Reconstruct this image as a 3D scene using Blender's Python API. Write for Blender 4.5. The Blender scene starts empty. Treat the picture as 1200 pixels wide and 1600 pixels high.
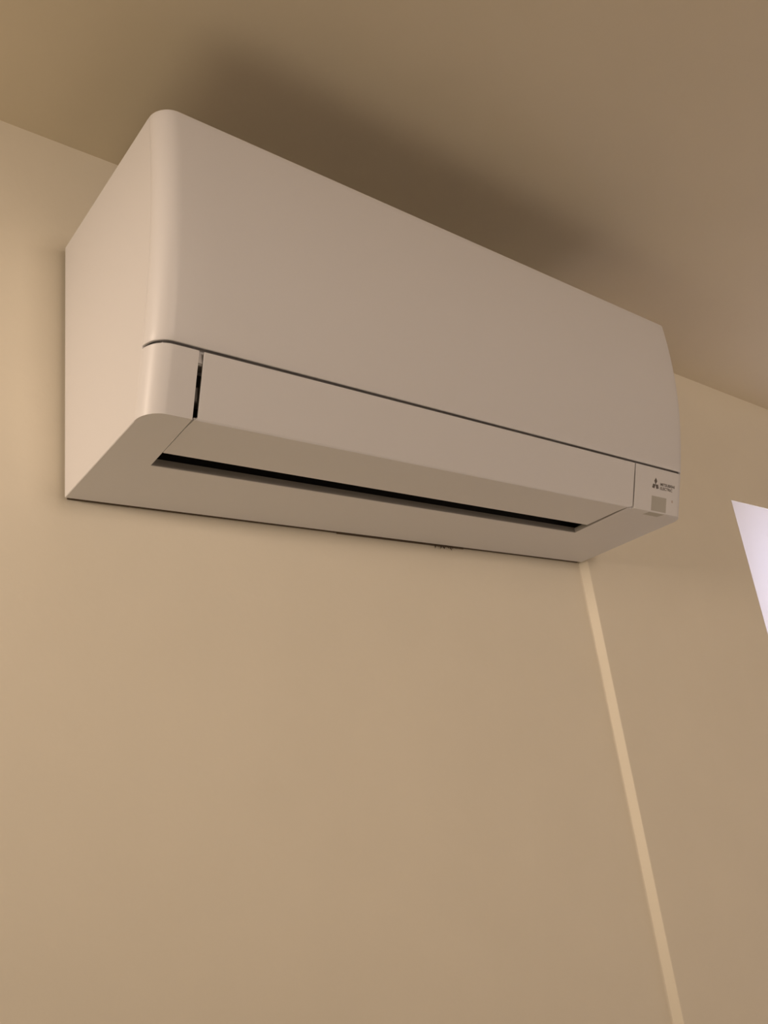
import bpy, bmesh, math, random
from mathutils import Vector, Matrix

# ------------------------------------------------------------------ camera
# metres; x runs right along the wall, y into the wall, z up.
# Origin: lower left rear corner of the air conditioner. Floor is 2.07 m below.
scene = bpy.context.scene
COL = scene.collection
CAM = Vector((-0.2691, -0.77372, -0.31879))
YAW, PITCH, ROLL = 0.717495, 0.331920, -0.128600
cy_, sy_, cp_, sp_ = math.cos(YAW), math.sin(YAW), math.cos(PITCH), math.sin(PITCH)
fwd = Vector((sy_*cp_, cy_*cp_, sp_)); rgt = Vector((cy_, -sy_, 0)); upv = rgt.cross(fwd)
cr_, sr_ = math.cos(ROLL), math.sin(ROLL)
rgt, upv = rgt*cr_ + upv*sr_, upv*cr_ - rgt*sr_
cam_data = bpy.data.cameras.new('camera')
cam_data.sensor_fit = 'HORIZONTAL'; cam_data.sensor_width = 36.0; cam_data.lens = 39.6548
cam_data.clip_start = 0.02
cam = bpy.data.objects.new('camera', cam_data); COL.objects.link(cam)
m3 = Matrix((rgt, upv, -fwd)).transposed()
cam.matrix_world = Matrix.Translation(CAM) @ m3.to_4x4()
scene.camera = cam

# ------------------------------------------------------------------ world: overcast sky outside the window
world = bpy.data.worlds.new('sky'); scene.world = world; world.use_nodes = True
bg = world.node_tree.nodes['Background']
bg.inputs['Color'].default_value = (0.85, 0.855, 1.0, 1); bg.inputs['Strength'].default_value = 2.8

# ------------------------------------------------------------------ unseen lights: a lamp at the left and added fill
def area(name, loc, target, size, power, col):
    l = bpy.data.lights.new(name, 'AREA'); l.shape = 'DISK'; l.size = size; l.energy = power; l.color = col
    o = bpy.data.objects.new(name, l); COL.objects.link(o); o.location = loc
    o.rotation_euler = (Vector(target) - Vector(loc)).to_track_quat('-Z', 'Y').to_euler()
    return o
def spot(name, loc, target, power, cone, col):
    l = bpy.data.lights.new(name, 'SPOT'); l.energy = power; l.color = col
    l.spot_size = math.radians(cone); l.spot_blend = 1.0; l.shadow_soft_size = 0.22
    o = bpy.data.objects.new(name, l); COL.objects.link(o); o.location = loc
    o.rotation_euler = (Vector(target) - Vector(loc)).to_track_quat('-Z', 'Y').to_euler()
    return o
# a shaded spot lamp at the left; added fill lights high behind the viewer, weak by the
# right wall and two facing up from near the floor
spot('unseen_light', (-2.2, -0.70, 0.08), (0.0, -0.12, -0.06), 146, 30, (1.0, 0.800, 0.635))
area('unseen_light', (0.3, -3.2, 0.30), (0.3, 0.0, -0.30), 0.6, 25.4, (1.0, 0.808, 0.655))
area('unseen_light', (2.8, -1.2, -0.70), (0.3, -0.8, -0.40), 1.2, 5.2, (1.0, 0.79, 0.58))
area('unseen_light', (-1.2, -0.4, -1.80), (-1.0, -0.3, 0.0), 1.1, 8.4, (1.0, 0.815, 0.56))
area('unseen_light', (1.9, -0.5, -1.70), (1.6, -0.4, 0.0), 0.9, 1.8, (1.0, 0.84, 0.86))

vs = scene.view_settings
vs.view_transform = 'Standard'; vs.look = 'None'; vs.gamma = 1.0; vs.use_curve_mapping = False
vs.exposure = 0.0

# ------------------------------------------------------------------ materials
def mat(name, col, rough=0.5, spec=0.5, bump=None, mottle=None, coat=0.0):
    m = bpy.data.materials.new(name); m.use_nodes = True
    nt = m.node_tree; b = nt.nodes['Principled BSDF']
    b.inputs['Base Color'].default_value = (*col, 1); b.inputs['Roughness'].default_value = rough
    b.inputs['Specular IOR Level'].default_value = spec
    b.inputs['Coat Weight'].default_value = coat
    tc = nt.nodes.new('ShaderNodeTexCoord')
    if mottle:
        sc, amt = mottle
        n = nt.nodes.new('ShaderNodeTexNoise'); n.inputs['Scale'].default_value = sc; n.inputs['Detail'].default_value = 4
        nt.links.new(tc.outputs['Object'], n.inputs['Vector'])
        r = nt.nodes.new('ShaderNodeValToRGB')
        r.color_ramp.elements[0].position = 0.3; r.color_ramp.elements[1].position = 0.7
        r.color_ramp.elements[0].color = (*[c*(1-amt) for c in col], 1)
        r.color_ramp.elements[1].color = (*[min(1, c*(1+amt)) for c in col], 1)
        nt.links.new(n.outputs['Fac'], r.inputs['Fac']); nt.links.new(r.outputs['Color'], b.inputs['Base Color'])
    if bump:
        sc, st, dist = bump
        n = nt.nodes.new('ShaderNodeTexNoise'); n.inputs['Scale'].default_value = sc; n.inputs['Detail'].default_value = 5
        nt.links.new(tc.outputs['Object'], n.inputs['Vector'])
        bp = nt.nodes.new('ShaderNodeBump'); bp.inputs['Strength'].default_value = st; bp.inputs['Distance'].default_value = dist
        nt.links.new(n.outputs['Fac'], bp.inputs['Height']); nt.links.new(bp.outputs['Normal'], b.inputs['Normal'])
    return m

M = {}
M['wall'] = mat('cream_paint', (0.81, 0.745, 0.62), 0.75, 0.3, bump=(140, 0.25, 0.0006), mottle=(9, 0.012))
M['grey_wall'] = mat('grey_paint', (0.45, 0.43, 0.41), 0.8, 0.3, bump=(140, 0.25, 0.0006))
M['ceiling'] = mat('ceiling_paint', (0.755, 0.67, 0.525), 0.85, 0.2, bump=(160, 0.25, 0.0006), mottle=(9, 0.012))
M['floor'] = mat('floor_boards', (0.36, 0.34, 0.32), 0.5, 0.4, mottle=(3, 0.12))
M['plastic'] = mat('white_plastic', (0.69, 0.675, 0.68), 0.42, 0.45, bump=(900, 0.05, 0.0002))
M['dark'] = mat('outlet_black', (0.012, 0.011, 0.011), 0.55, 0.3)
M['mech'] = mat('grey_mechanism', (0.10, 0.09, 0.08), 0.5, 0.4)
M['lip'] = mat('slot_shade_grey', (0.36, 0.34, 0.315), 0.5, 0.3)  # shade inside the outlet slot is put into this grey
M['zinc'] = mat('galvanised_steel', (0.35, 0.34, 0.32), 0.5, 0.5)
M['print'] = mat('grey_print', (0.12, 0.10, 0.09), 0.5, 0.4)
M['display'] = mat('smoked_window', (0.43, 0.41, 0.37), 0.35, 0.5)
M['dot'] = mat('indicator_lens', (0.50, 0.42, 0.38), 0.35, 0.5)
M['foam'] = mat('foam_and_gap_dark', (0.10, 0.075, 0.055), 0.9, 0.1)  # foam colour, shared by the strip that paints the wall gap's shade
M['blind_rail'] = mat('white_aluminium', (0.75, 0.75, 0.76), 0.4, 0.5)
def blind_mat():
    m = bpy.data.materials.new('translucent_blind'); m.use_nodes = True
    nt = m.node_tree; nt.nodes.clear()
    out = nt.nodes.new('ShaderNodeOutputMaterial'); mix = nt.nodes.new('ShaderNodeMixShader')
    d = nt.nodes.new('ShaderNodeBsdfDiffuse'); t = nt.nodes.new('ShaderNodeBsdfTranslucent')
    d.inputs['Color'].default_value = (0.85, 0.83, 0.86, 1); t.inputs['Color'].default_value = (0.90, 0.86, 0.92, 1)
    w = nt.nodes.new('ShaderNodeTexNoise'); w.inputs['Scale'].default_value = 600
    bp = nt.nodes.new('ShaderNodeBump'); bp.inputs['Strength'].default_value = 0.1; bp.inputs['Distance'].default_value = 0.0002
    nt.links.new(w.outputs['Fac'], bp.inputs['Height']); nt.links.new(bp.outputs['Normal'], d.inputs['Normal'])
    mix.inputs['Fac'].default_value = 0.5
    nt.links.new(d.outputs[0], mix.inputs[1]); nt.links.new(t.outputs[0], mix.inputs[2]); nt.links.new(mix.outputs[0], out.inputs['Surface'])
    return m
M['blind'] = blind_mat()

# ------------------------------------------------------------------ helpers
def add_box(bm, x0, x1, y0, y1, z0, z1):
    v = [bm.verts.new(c) for c in ((x0,y0,z0),(x1,y0,z0),(x1,y1,z0),(x0,y1,z0),(x0,y0,z1),(x1,y0,z1),(x1,y1,z1),(x0,y1,z1))]
    for f in ((0,3,2,1),(4,5,6,7),(0,1,5,4),(1,2,6,5),(2,3,7,6),(3,0,4,7)): bm.faces.new([v[i] for i in f])
def add_prism_x(bm, prof, x0, x1):
    """closed (y, z) polygon extruded along x"""
    a = [bm.verts.new((x0, y, z)) for y, z in prof]; b = [bm.verts.new((x1, y, z)) for y, z in prof]
    n = len(prof)
    for i in range(n): bm.faces.new((a[i], a[(i+1) % n], b[(i+1) % n], b[i]))
    bm.faces.new(a[::-1]); bm.faces.new(b)
def add_prism_z(bm, pts, z0, z1):
    a = [bm.verts.new((x, y, z0)) for x, y in pts]; b = [bm.verts.new((x, y, z1)) for x, y in pts]
    n = len(pts)
    for i in range(n): bm.faces.new((a[i], a[(i+1) % n], b[(i+1) % n], b[i]))
    bm.faces.new(a[::-1]); bm.faces.new(b)
def grid(bm, rows):
    """rows of points -> quad sheet; returns vertex rows"""
    V = [[bm.verts.new(p) for p in r] for r in rows]
    for i in range(len(V)-1):
        for j in range(len(V[i])-1):
            bm.faces.new((V[i][j], V[i][j+1], V[i+1][j+1], V[i+1][j]))
    return V
def obj(name, bm, material, parent=None, smooth=False, recalc=True):
    if recalc: bmesh.ops.recalc_face_normals(bm, faces=bm.faces)
    me = bpy.data.meshes.new(name); bm.to_mesh(me); bm.free()
    if smooth:
        for p in me.polygons: p.use_smooth = True
        me.set_sharp_from_angle(angle=math.radians(28))
    me.materials.append(M[material])
    o = bpy.data.objects.new(name, me); COL.objects.link(o)
    if parent: o.parent = parent
    return o
def bevel(o, w, seg=2):
    b = o.modifiers.new('edge', 'BEVEL'); b.width = w; b.segments = seg; b.limit_method = 'ANGLE'
    b.angle_limit = math.radians(28); b.harden_normals = False
def weighted(o):
    w = o.modifiers.new('normals', 'WEIGHTED_NORMAL'); w.mode = 'FACE_AREA'; w.weight = 90; w.keep_sharp = True
def solidify(o, t):
    s = o.modifiers.new('thickness', 'SOLIDIFY'); s.thickness = t; s.offset = -1; s.use_even_offset = True
def struct(name, bm, material):
    o = obj(name, bm, material); o['kind'] = 'structure'; return o

# ------------------------------------------------------------------ the room
FLOOR, CEIL = -2.07, 0.4358
XL, XR, YF = -2.6, 2.9, -3.4          # left wall, right wall, wall behind the viewer
YW, YS = 0.006, -0.0055                # rear wall; the part right of the air conditioner stands 11 mm proud
bm = bmesh.new(); add_box(bm, XL-.1, XR+.1, YF-.1, 0.2, FLOOR-.1, FLOOR); struct('floor', bm, 'floor')
bm = bmesh.new(); add_box(bm, XL-.1, XR+.1, YF-.1, 0.2, CEIL, CEIL+.1); struct('ceiling', bm, 'ceiling')
bm = bmesh.new(); add_box(bm, XL-.1, XL, YF, YW, FLOOR, CEIL); struct('wall_left', bm, 'grey_wall')
bm = bmesh.new(); add_box(bm, XR, XR+.1, YF, YS, FLOOR, CEIL); struct('wall_right', bm, 'grey_wall')
bm = bmesh.new(); add_box(bm, XL-.1, XR+.1, YF-.1, YF, FLOOR, CEIL); struct('wall_front', bm, 'grey_wall')
# rear wall with its small plastered step and the window opening
WX0, WX1, WZ0, WZ1 = 1.3215, 2.25, -1.15, 0.1725
bm = bmesh.new()
plan = [(XL-.1, 0.2), (XL-.1, YW), (0.7945, YW)]
step = [(0.7965, YW-.0002), (0.7984, YW-.0008), (0.8000, YW-.0026), (0.8018, YW-.0050), (0.8036, YW-.0075), (0.8052, YW-.0098), (0.8059, YW-.0109), (0.8072, YS)]
plan += step + [(WX0, YS), (WX0, 0.2)]
add_prism_z(bm, plan, FLOOR, CEIL)
add_box(bm, WX1, XR+.1, YS, 0.2, FLOOR, CEIL)
add_box(bm, WX0, WX1, YS, 0.2, FLOOR, WZ0)
add_box(bm, WX0, WX1, YS, 0.2, WZ1, CEIL)
struct('wall_back', bm, 'wall')
# window frame set deep in the opening
bm = bmesh.new()
fy0, fy1, fw = 0.14, 0.19, 0.05
add_box(bm, WX0, WX0+fw, fy0, fy1, WZ0, WZ1); add_box(bm, WX1-fw, WX1, fy0, fy1, WZ0, WZ1)
add_box(bm, WX0+fw, WX1-fw, fy0, fy1, WZ0, WZ0+fw); add_box(bm, WX0+fw, WX1-fw, fy0, fy1, WZ1-fw, WZ1)
struct('window_1', bm, 'blind_rail')

# white roller blind closing the opening
blind = bpy.data.objects.new('roller_blind', None); COL.objects.link(blind); blind.location = (WX0, 0, WZ0)
blind['label'] = 'bright white window blind glowing at the right edge of the picture'
blind['category'] = 'blind'
bm = bmesh.new(); w_ = WX1-WX0; h_ = WZ1-WZ0
grid(bm, [[(0.0005, YS+.0015, 0.012), (w_-.0005, YS+.0015, 0.012)], [(0.0005, YS+.0015, h_-.0005), (w_-.0005, YS+.0015, h_-.0005)]])
obj('fabric', bm, 'blind', blind)
bm = bmesh.new(); add_box(bm, 0.001, w_-.001, YS-.001, YS+.011, 0.001, 0.0115); r = obj('bottom_rail', bm, 'blind_rail', blind); bevel(r, .002)

# ------------------------------------------------------------------ the air conditioner
W, H, RC = 0.798, 0.2903, 0.020
D3, Z3, D2, Z2 = 0.1852, 0.0097, 0.2046, 0.0679
SL = Z3 / D3                                   # the underside rises towards the front
PROF = [(Z3, D3), (Z2, D2), (0.090, 0.2112), (0.126, 0.2203), (0.154, 0.2262), (0.19, 0.2313), (0.216, 0.2334), (0.243, 0.2346), (0.268, 0.2349), (H, 0.2341)]
def dep(z):
    if z <= PROF[1][0]: return D3 + (z - Z3) * (D2-D3) / (Z2-Z3)
    for (a, da), (b, db) in zip(PROF, PROF[1:]):
        if a <= z <= b: return da + (db-da) * (z-a) / (b-a)
    return PROF[-1][1]
def smooth_dep(z):
    if z < Z2: return dep(z)
    w = [(-.012, .25), (0, .5), (.012, .25)]
    return sum(k * dep(min(H, z+o)) for o, k in w)
def corner(side, d, n=10):
    """plan points of the rounded front corner, outermost first"""
    pts = []
    for i in range(n+1):
        a = math.pi/2 * i / n
        x = RC - RC*math.cos(a); y = -(d-RC) - RC*math.sin(a)
        pts.append((x if side < 0 else W-x, y))
    return pts

ac = bpy.data.objects.new('air_conditioner', None); COL.objects.link(ac)
ac['label'] = 'white wall-mounted split air conditioner with rounded corners high on the wall'
ac['category'] = 'air conditioner'

SZ0, SZ1 = 0.0666, 0.0694                      # the horizontal joint between panel and lower frame
# casing: two side cheeks and the core behind the front panel
bm = bmesh.new()
zs = [0.0] + [SZ1 + (H-SZ1)*i/16 for i in range(17)]
front_line = [(-(dep(Z3)-RC), Z3*(dep(Z3)-RC)/D3 + .0003)] + [(-(smooth_dep(z)-RC), z) for z in [0.03, 0.05] + zs[1:]]
cheek = [(0.0, 0.0003)] + front_line + [(0.0, H)]
add_prism_x(bm, cheek, 0.0, 0.004); add_prism_x(bm, cheek, W-.004, W)
core_front = [(-(smooth_dep(z)-RC), z) for z in zs[2:]]
yt = core_front[-1][0]
core = [(0.0, 0.0062), (-0.086, 0.0102), (-0.094, 0.05), (-0.13, 0.0735), core_front[0]] + core_front[1:] + [(yt+.006, H), (yt+.006, H-.03), (-.016, H-.03), (-.016, H), (0.0, H)]
add_prism_x(bm, core, 0.0042, W-.0042)
casing = obj('casing', bm, 'plastic', ac, smooth=True); bevel(casing, .0004)

# air inlet in the top: dark filter under an open grille
bm = bmesh.new(); add_box(bm, 0.0045, W-.0045, yt+.0065, -.0165, H-.0299, H-.026); obj('inlet_filter', bm, 'dark', ac)
bm = bmesh.new()
for k in range(27): add_box(bm, 0.03+k*.0284-.001, 0.03+k*.0284+.001, yt+.0062, -.0162, H-.008, H-.001)
for k in range(5): add_box(bm, 0.0044, W-.0044, yt+.035+k*.034-.001, yt+.035+k*.034+.001, H-.0085, H-.0015)
obj('inlet_grille', bm, 'plastic', ac)

# upper front panel: one sheet round both corners, with a turned-in top edge
bm = bmesh.new()
rows = []
for z in [SZ1 + (H-SZ1)*i/28 for i in range(29)]:
    d = smooth_dep(z)
    L = corner(-1, d); R_ = corner(1, d)
    mid = [(RC + (W-2*RC)*i/24, -d) for i in range(1, 24)]
    rows.append([(x, y, z) for x, y in L + mid + R_[::-1]])
V = grid(bm, rows)
bmesh.ops.recalc_face_normals(bm, faces=bm.faces)
if bm.faces[:][len(bm.faces)//2].normal.y > 0: bmesh.ops.reverse_faces(bm, faces=bm.faces)
panel = obj('front_panel', bm, 'plastic', ac, smooth=True, recalc=False); solidify(panel, .0032); bevel(panel, .0006, 2)
# shallow cover plate closing the top of the panel down to the core
bm = bmesh.new()
d = smooth_dep(H)
def inset(pts, t):
    return [(min(max(x, t*1.0), W-t), y+t) for x, y in pts]
outl = inset(corner(-1, d) + corner(1, d)[::-1], .0034)
outl = outl + [(W-.0045, -(d-RC)+.0005), (.0045, -(d-RC)+.0005)]
add_prism_z(bm, outl, H-.006, H-.0012)
obj('top_cover', bm, 'plastic', ac)

# lower frame: underside with the outlet opening and both front corner sections, one moulding
GX0, GX1, SY = 0.0432, 0.6795, -0.0918
bm = bmesh.new()
nz = 5
zl = [Z3 + (SZ0-Z3)*i/nz for i in range(nz+1)]
def side_rows(side, xin, nmid):
    out = []
    for z in zl:
        d = dep(z); c = corner(side, d); xe = c[-1][0]
        out.append([(x, y, z) for x, y in c] + [(xe + (xin-xe)*i/nmid, -d, z) for i in range(1, nmid+1)])
    for i, (x, y, z) in enumerate(out[0]): out[0][i] = (x, y, SL*(-y))      # bottom row follows the sloping underside
    return out
Lr = grid(bm, side_rows(-1, GX0, 3)); Rr = grid(bm, side_rows(1, GX1, 6))
bv = lambda x, y: bm.verts.new((x, y, SL*(-y)))
ring = [bv(.0005, 0.0), bv(.0005, -(D3-RC)+.0003)] + Lr[0] + [bv(0.0473, SY), bv(0.6706, SY), bv(0.6690, -(D3-.0035)), bv(GX1, -(D3-.0035))] + Rr[0][::-1] + [bv(W-.0005, -(D3-RC)+.0003), bv(W-.0005, 0.0)]
# split into convex pieces: left pad, right pad, rear strip
l_in, r_in, r_j1, r_j0 = ring[2+len(Lr[0]):6+len(Lr[0])]
lb, rb = bv(0.0473, 0.0), bv(0.6706, 0.0)
bm.faces.new([ring[0], ring[1]] + Lr[0] + [l_in, lb])
bm.faces.new([lb, l_in, r_in, rb])
bm.faces.new([rb, r_in, r_j1, r_j0] + Rr[0][::-1] + [ring[-2], ring[-1]])
bmesh.ops.recalc_face_normals(bm, faces=bm.faces)
bm.faces.ensure_lookup_table()
if [f for f in bm.faces if lb in f.verts and rb in f.verts][0].normal.z > 0: bmesh.ops.reverse_faces(bm, faces=bm.faces)
frame = obj('lower_frame', bm, 'plastic', ac, smooth=True, recalc=False); solidify(frame, .0055); bevel(frame, .0008, 2); weighted(frame)
# beam behind the horizontal joint
bm = bmesh.new()
yb = -(D2-.0062)
add_box(bm, 0.012, W-.012, yb, yb+.02, 0.0580, 0.0735)
for sx in (-1, 1):
    pts = [(x, y) for x, y in corner(sx, D2)]
    cx = RC if sx < 0 else W-RC
    inner = [(cx + (x-cx)*.62, -(D2-RC) + (y+(D2-RC))*.62) for x, y in pts] + [(cx, -(D2-RC))]
    add_prism_z(bm, inner, 0.0580, 0.0735)
obj('joint_beam', bm, 'plastic', ac)

# outlet channel: black lining seen through the slot and the narrow gap
bm = bmesh.new()
add_prism_x(bm, [(-0.0866, 0.0104), (-0.0875, 0.0104), (-0.0955, 0.0505), (-0.1305, 0.0725), (-0.186, 0.0725), (-0.186, 0.0733), (-0.130, 0.0733), (-0.0947, 0.0513)], 0.010, W-.10)
add_box(bm, 0.0125, 0.0135, -0.186, -0.090, 0.0165, 0.0722)
add_box(bm, GX1+.012, GX1+.013, -0.186, -0.090, 0.0165, 0.0722)
obj('outlet_channel', bm, 'dark', ac)
# strip inside the outlet, slot shade put into its grey, along rear edge and right end
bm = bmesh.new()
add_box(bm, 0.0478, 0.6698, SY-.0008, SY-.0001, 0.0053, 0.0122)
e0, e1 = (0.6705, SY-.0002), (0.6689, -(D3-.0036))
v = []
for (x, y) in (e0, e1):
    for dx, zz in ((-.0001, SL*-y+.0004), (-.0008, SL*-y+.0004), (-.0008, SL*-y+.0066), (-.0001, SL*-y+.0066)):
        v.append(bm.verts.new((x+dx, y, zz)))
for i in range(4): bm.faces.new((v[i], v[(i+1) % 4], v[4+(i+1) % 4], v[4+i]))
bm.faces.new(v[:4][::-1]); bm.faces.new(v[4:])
obj('lip_shade_strip', bm, 'lip', ac)
# small vertical louvres deep inside
for k in range(12):
    bm = bmesh.new(); x = 0.075 + k*0.0515
    add_prism_x(bm, [(-0.100, 0.030), (-0.128, 0.030), (-0.134, 0.055), (-0.105, 0.052)], x, x+.0012)
    obj('louvre', bm, 'dark', ac)
# hinge arms behind the narrow gap at the end of the vane
bm = bmesh.new()
add_prism_x(bm, [(-0.1860, 0.0270), (-0.1780, 0.0240), (-0.1720, 0.0370), (-0.1885, 0.0400)], 0.0425, 0.0560)
a = obj('hinge_arm', bm, 'mech', ac); bevel(a, .001)
bm = bmesh.new()
add_prism_x(bm, [(-0.1975, 0.0560), (-0.186, 0.0560), (-0.186, 0.0645), (-0.1985, 0.0645)], 0.0410, 0.0560)
a = obj('vane_bracket', bm, 'zinc', ac); bevel(a, .0008)

# air vane: a bent sheet, front face and underside
bm = bmesh.new()
vx0f, vx0b, vx1 = 0.0484, 0.0446, 0.6758
k = (D2-D3)/(Z2-Z3)
prof = []
zt = SZ0-.0002
for i in range(5):
    z = zt + (Z3+.0022-zt)*i/4; prof.append((-(dep(z)), z, 0))
prof.append((-(D3-.0002), Z3+.0009, .35)); prof.append((-(D3-.0012), SL*(D3-.0012)+.0002, .8))
for i in range(1, 5):
    y = -(D3-.0012) + (D3-.0012-0.1170)*i/4; prof.append((y, SL*(-y)+.0004+.0010*i/4, 1))
rows = []
for y, z, t in prof:
    back = max(0.0, (D3+y)/(D3-.117)) if t == 1 else 0.0
    x0 = vx0f + (vx0b-vx0f)*t + .0032*back
    x1 = vx1 + (0.6648-vx1)*t + .0014*back
    rows.append([(x0 + (x1-x0)*i/20, y, z) for i in range(21)])
grid(bm, rows)
bmesh.ops.recalc_face_normals(bm, faces=bm.faces); bm.faces.ensure_lookup_table()
if bm.faces[0].normal.y > 0: bmesh.ops.reverse_faces(bm, faces=bm.faces)
vane = obj('air_vane', bm, 'plastic', ac, smooth=True, recalc=False); solidify(vane, .0026); bevel(vane, .0005); weighted(vane)

# display window, indicator lamp, emblem and lettering on the lower right section
fn = Vector((0, -(Z2-Z3), (D2-D3)*-1)).normalized()        # normal of the lower front face
fu = Vector((0, -(D2-D3), (Z2-Z3))).normalized()           # up along it
def onface(x, z, off=0.0001): return Vector((x, -dep(z), z)) + fn*off
def flat(bm, pts, off=0.00012, th=0.0004):
    a = [bm.verts.new(onface(x, z, off)) for x, z in pts]; b = [bm.verts.new(onface(x, z, off-th)) for x, z in pts]
    n = len(pts); bm.faces.new(a); bm.faces.new(b[::-1])
    for i in range(n): bm.faces.new((a[i], b[i], b[(i+1) % n], a[(i+1) % n]))
bm = bmesh.new(); flat(bm, [(0.7178, 0.0304), (0.7525, 0.0304), (0.7525, 0.0112), (0.7178, 0.0112)])
obj('display_window', bm, 'display', frame)
bm = bmesh.new()
pts = [(0.7165, -0.1835), (0.7515, -0.1835), (0.7475, -0.1745), (0.7135, -0.1745)]
a_ = [bm.verts.new((x, y, SL*-y-.00012)) for x, y in pts]; b_ = [bm.verts.new((x, y, SL*-y+.0003)) for x, y in pts]
bm.faces.new(a_); bm.faces.new(b_[::-1])
for i in range(4): bm.faces.new((a_[i], b_[i], b_[(i+1) % 4], a_[(i+1) % 4]))
obj('display_underside', bm, 'display', frame)
bm = bmesh.new(); flat(bm, [(0.7666+.0019*math.cos(i*math.pi/8), 0.0279+.0019*math.sin(i*math.pi/8)) for i in range(16)])
obj('indicator_lamp', bm, 'dot', frame)
# emblem: three rhombi meeting at one point
bm = bmesh.new()
c0 = Vector((0.7253, 0.0454)); s_ = 0.0088
def dirv(deg): return Vector((math.cos(math.radians(deg)), math.sin(math.radians(deg))))
for base in (90, 210, 330):
    p1 = c0; p2 = c0 + dirv(base-36)*s_*.66; p3 = c0 + dirv(base)*s_; p4 = c0 + dirv(base+36)*s_*.66
    flat(bm, [tuple(p1), tuple(p2), tuple(p3), tuple(p4)])
obj('emblem', bm, 'print', frame)
def lettering(text, x, z, width, height):
    cu = bpy.data.curves.new('lettering', 'FONT'); cu.body = text; cu.size = 1; cu.offset = 0.022; cu.extrude = 0.0
    t = bpy.data.objects.new('lettering_curve', cu); COL.objects.link(t)
    bpy.context.view_layer.update()
    me = bpy.data.meshes.new_from_object(t.evaluated_get(bpy.context.evaluated_depsgraph_get()))
    bpy.data.objects.remove(t); bpy.data.curves.remove(cu)
    xs = [v.co.x for v in me.vertices]; ys = [v.co.y for v in me.vertices]
    sx = width/(max(xs)-min(xs)); sy = height/(max(ys)-min(ys)); mx, my = min(xs), min(ys)
    for v in me.vertices:
        v.co = onface(x + (v.co.x-mx)*sx, z + (v.co.y-my)*sy, .00015)
    me.materials.append(M['print'])
    o = bpy.data.objects.new('lettering', me); COL.objects.link(o); o.parent = frame
    return o
lettering('MITSUBISHI', 0.7366, 0.0453, 0.0342, 0.0038)
lettering('ELECTRIC', 0.7366, 0.0402, 0.0292, 0.0038)

# mounting plate between casing and wall
bm = bmesh.new(); add_box(bm, 0.02, W-.02, 0.0, YW, 0.012, H-.02)
obj('mounting_plate', bm, 'zinc', ac)
# frayed foam under the rear edge, plus a dark strip for the gap's shade
rnd = random.Random(4)
bm = bmesh.new()
add_prism_x(bm, [(0.0005, -0.0005), (0.0055, -0.0005), (0.0055, 0.010), (0.0005, 0.010)], 0.33, 0.545)
add_prism_x(bm, [(0.0008, 0.0006), (0.0058, 0.0006), (0.0058, 0.0115), (0.0008, 0.0115)], 0.004, 0.793)  # full-length dark strip stands in for shade in the wall gap
for k in range(9):
    x = 0.488 + k*0.0045 + rnd.uniform(-.0015, .0015); l = rnd.uniform(.0015, .0052); w = rnd.uniform(.0008, .0018)
    y = .0035 + rnd.uniform(-.001, .001)
    tip = (x + rnd.uniform(-.003, .005), y, -.0005-l)
    a0, a1, a2 = bm.verts.new((x-w, y-.001, 0)), bm.verts.new((x+w, y-.001, 0)), bm.verts.new((x, y+.001, 0)); tp = bm.verts.new(tip)
    for f in ((a0, a1, tp), (a1, a2, tp), (a2, a0, tp), (a0, a2, a1)): bm.faces.new(f)
f = obj('foam_and_gap_shade', bm, 'foam', ac); f['label'] = 'dark frayed foam and gap shade strip under the rear edge'
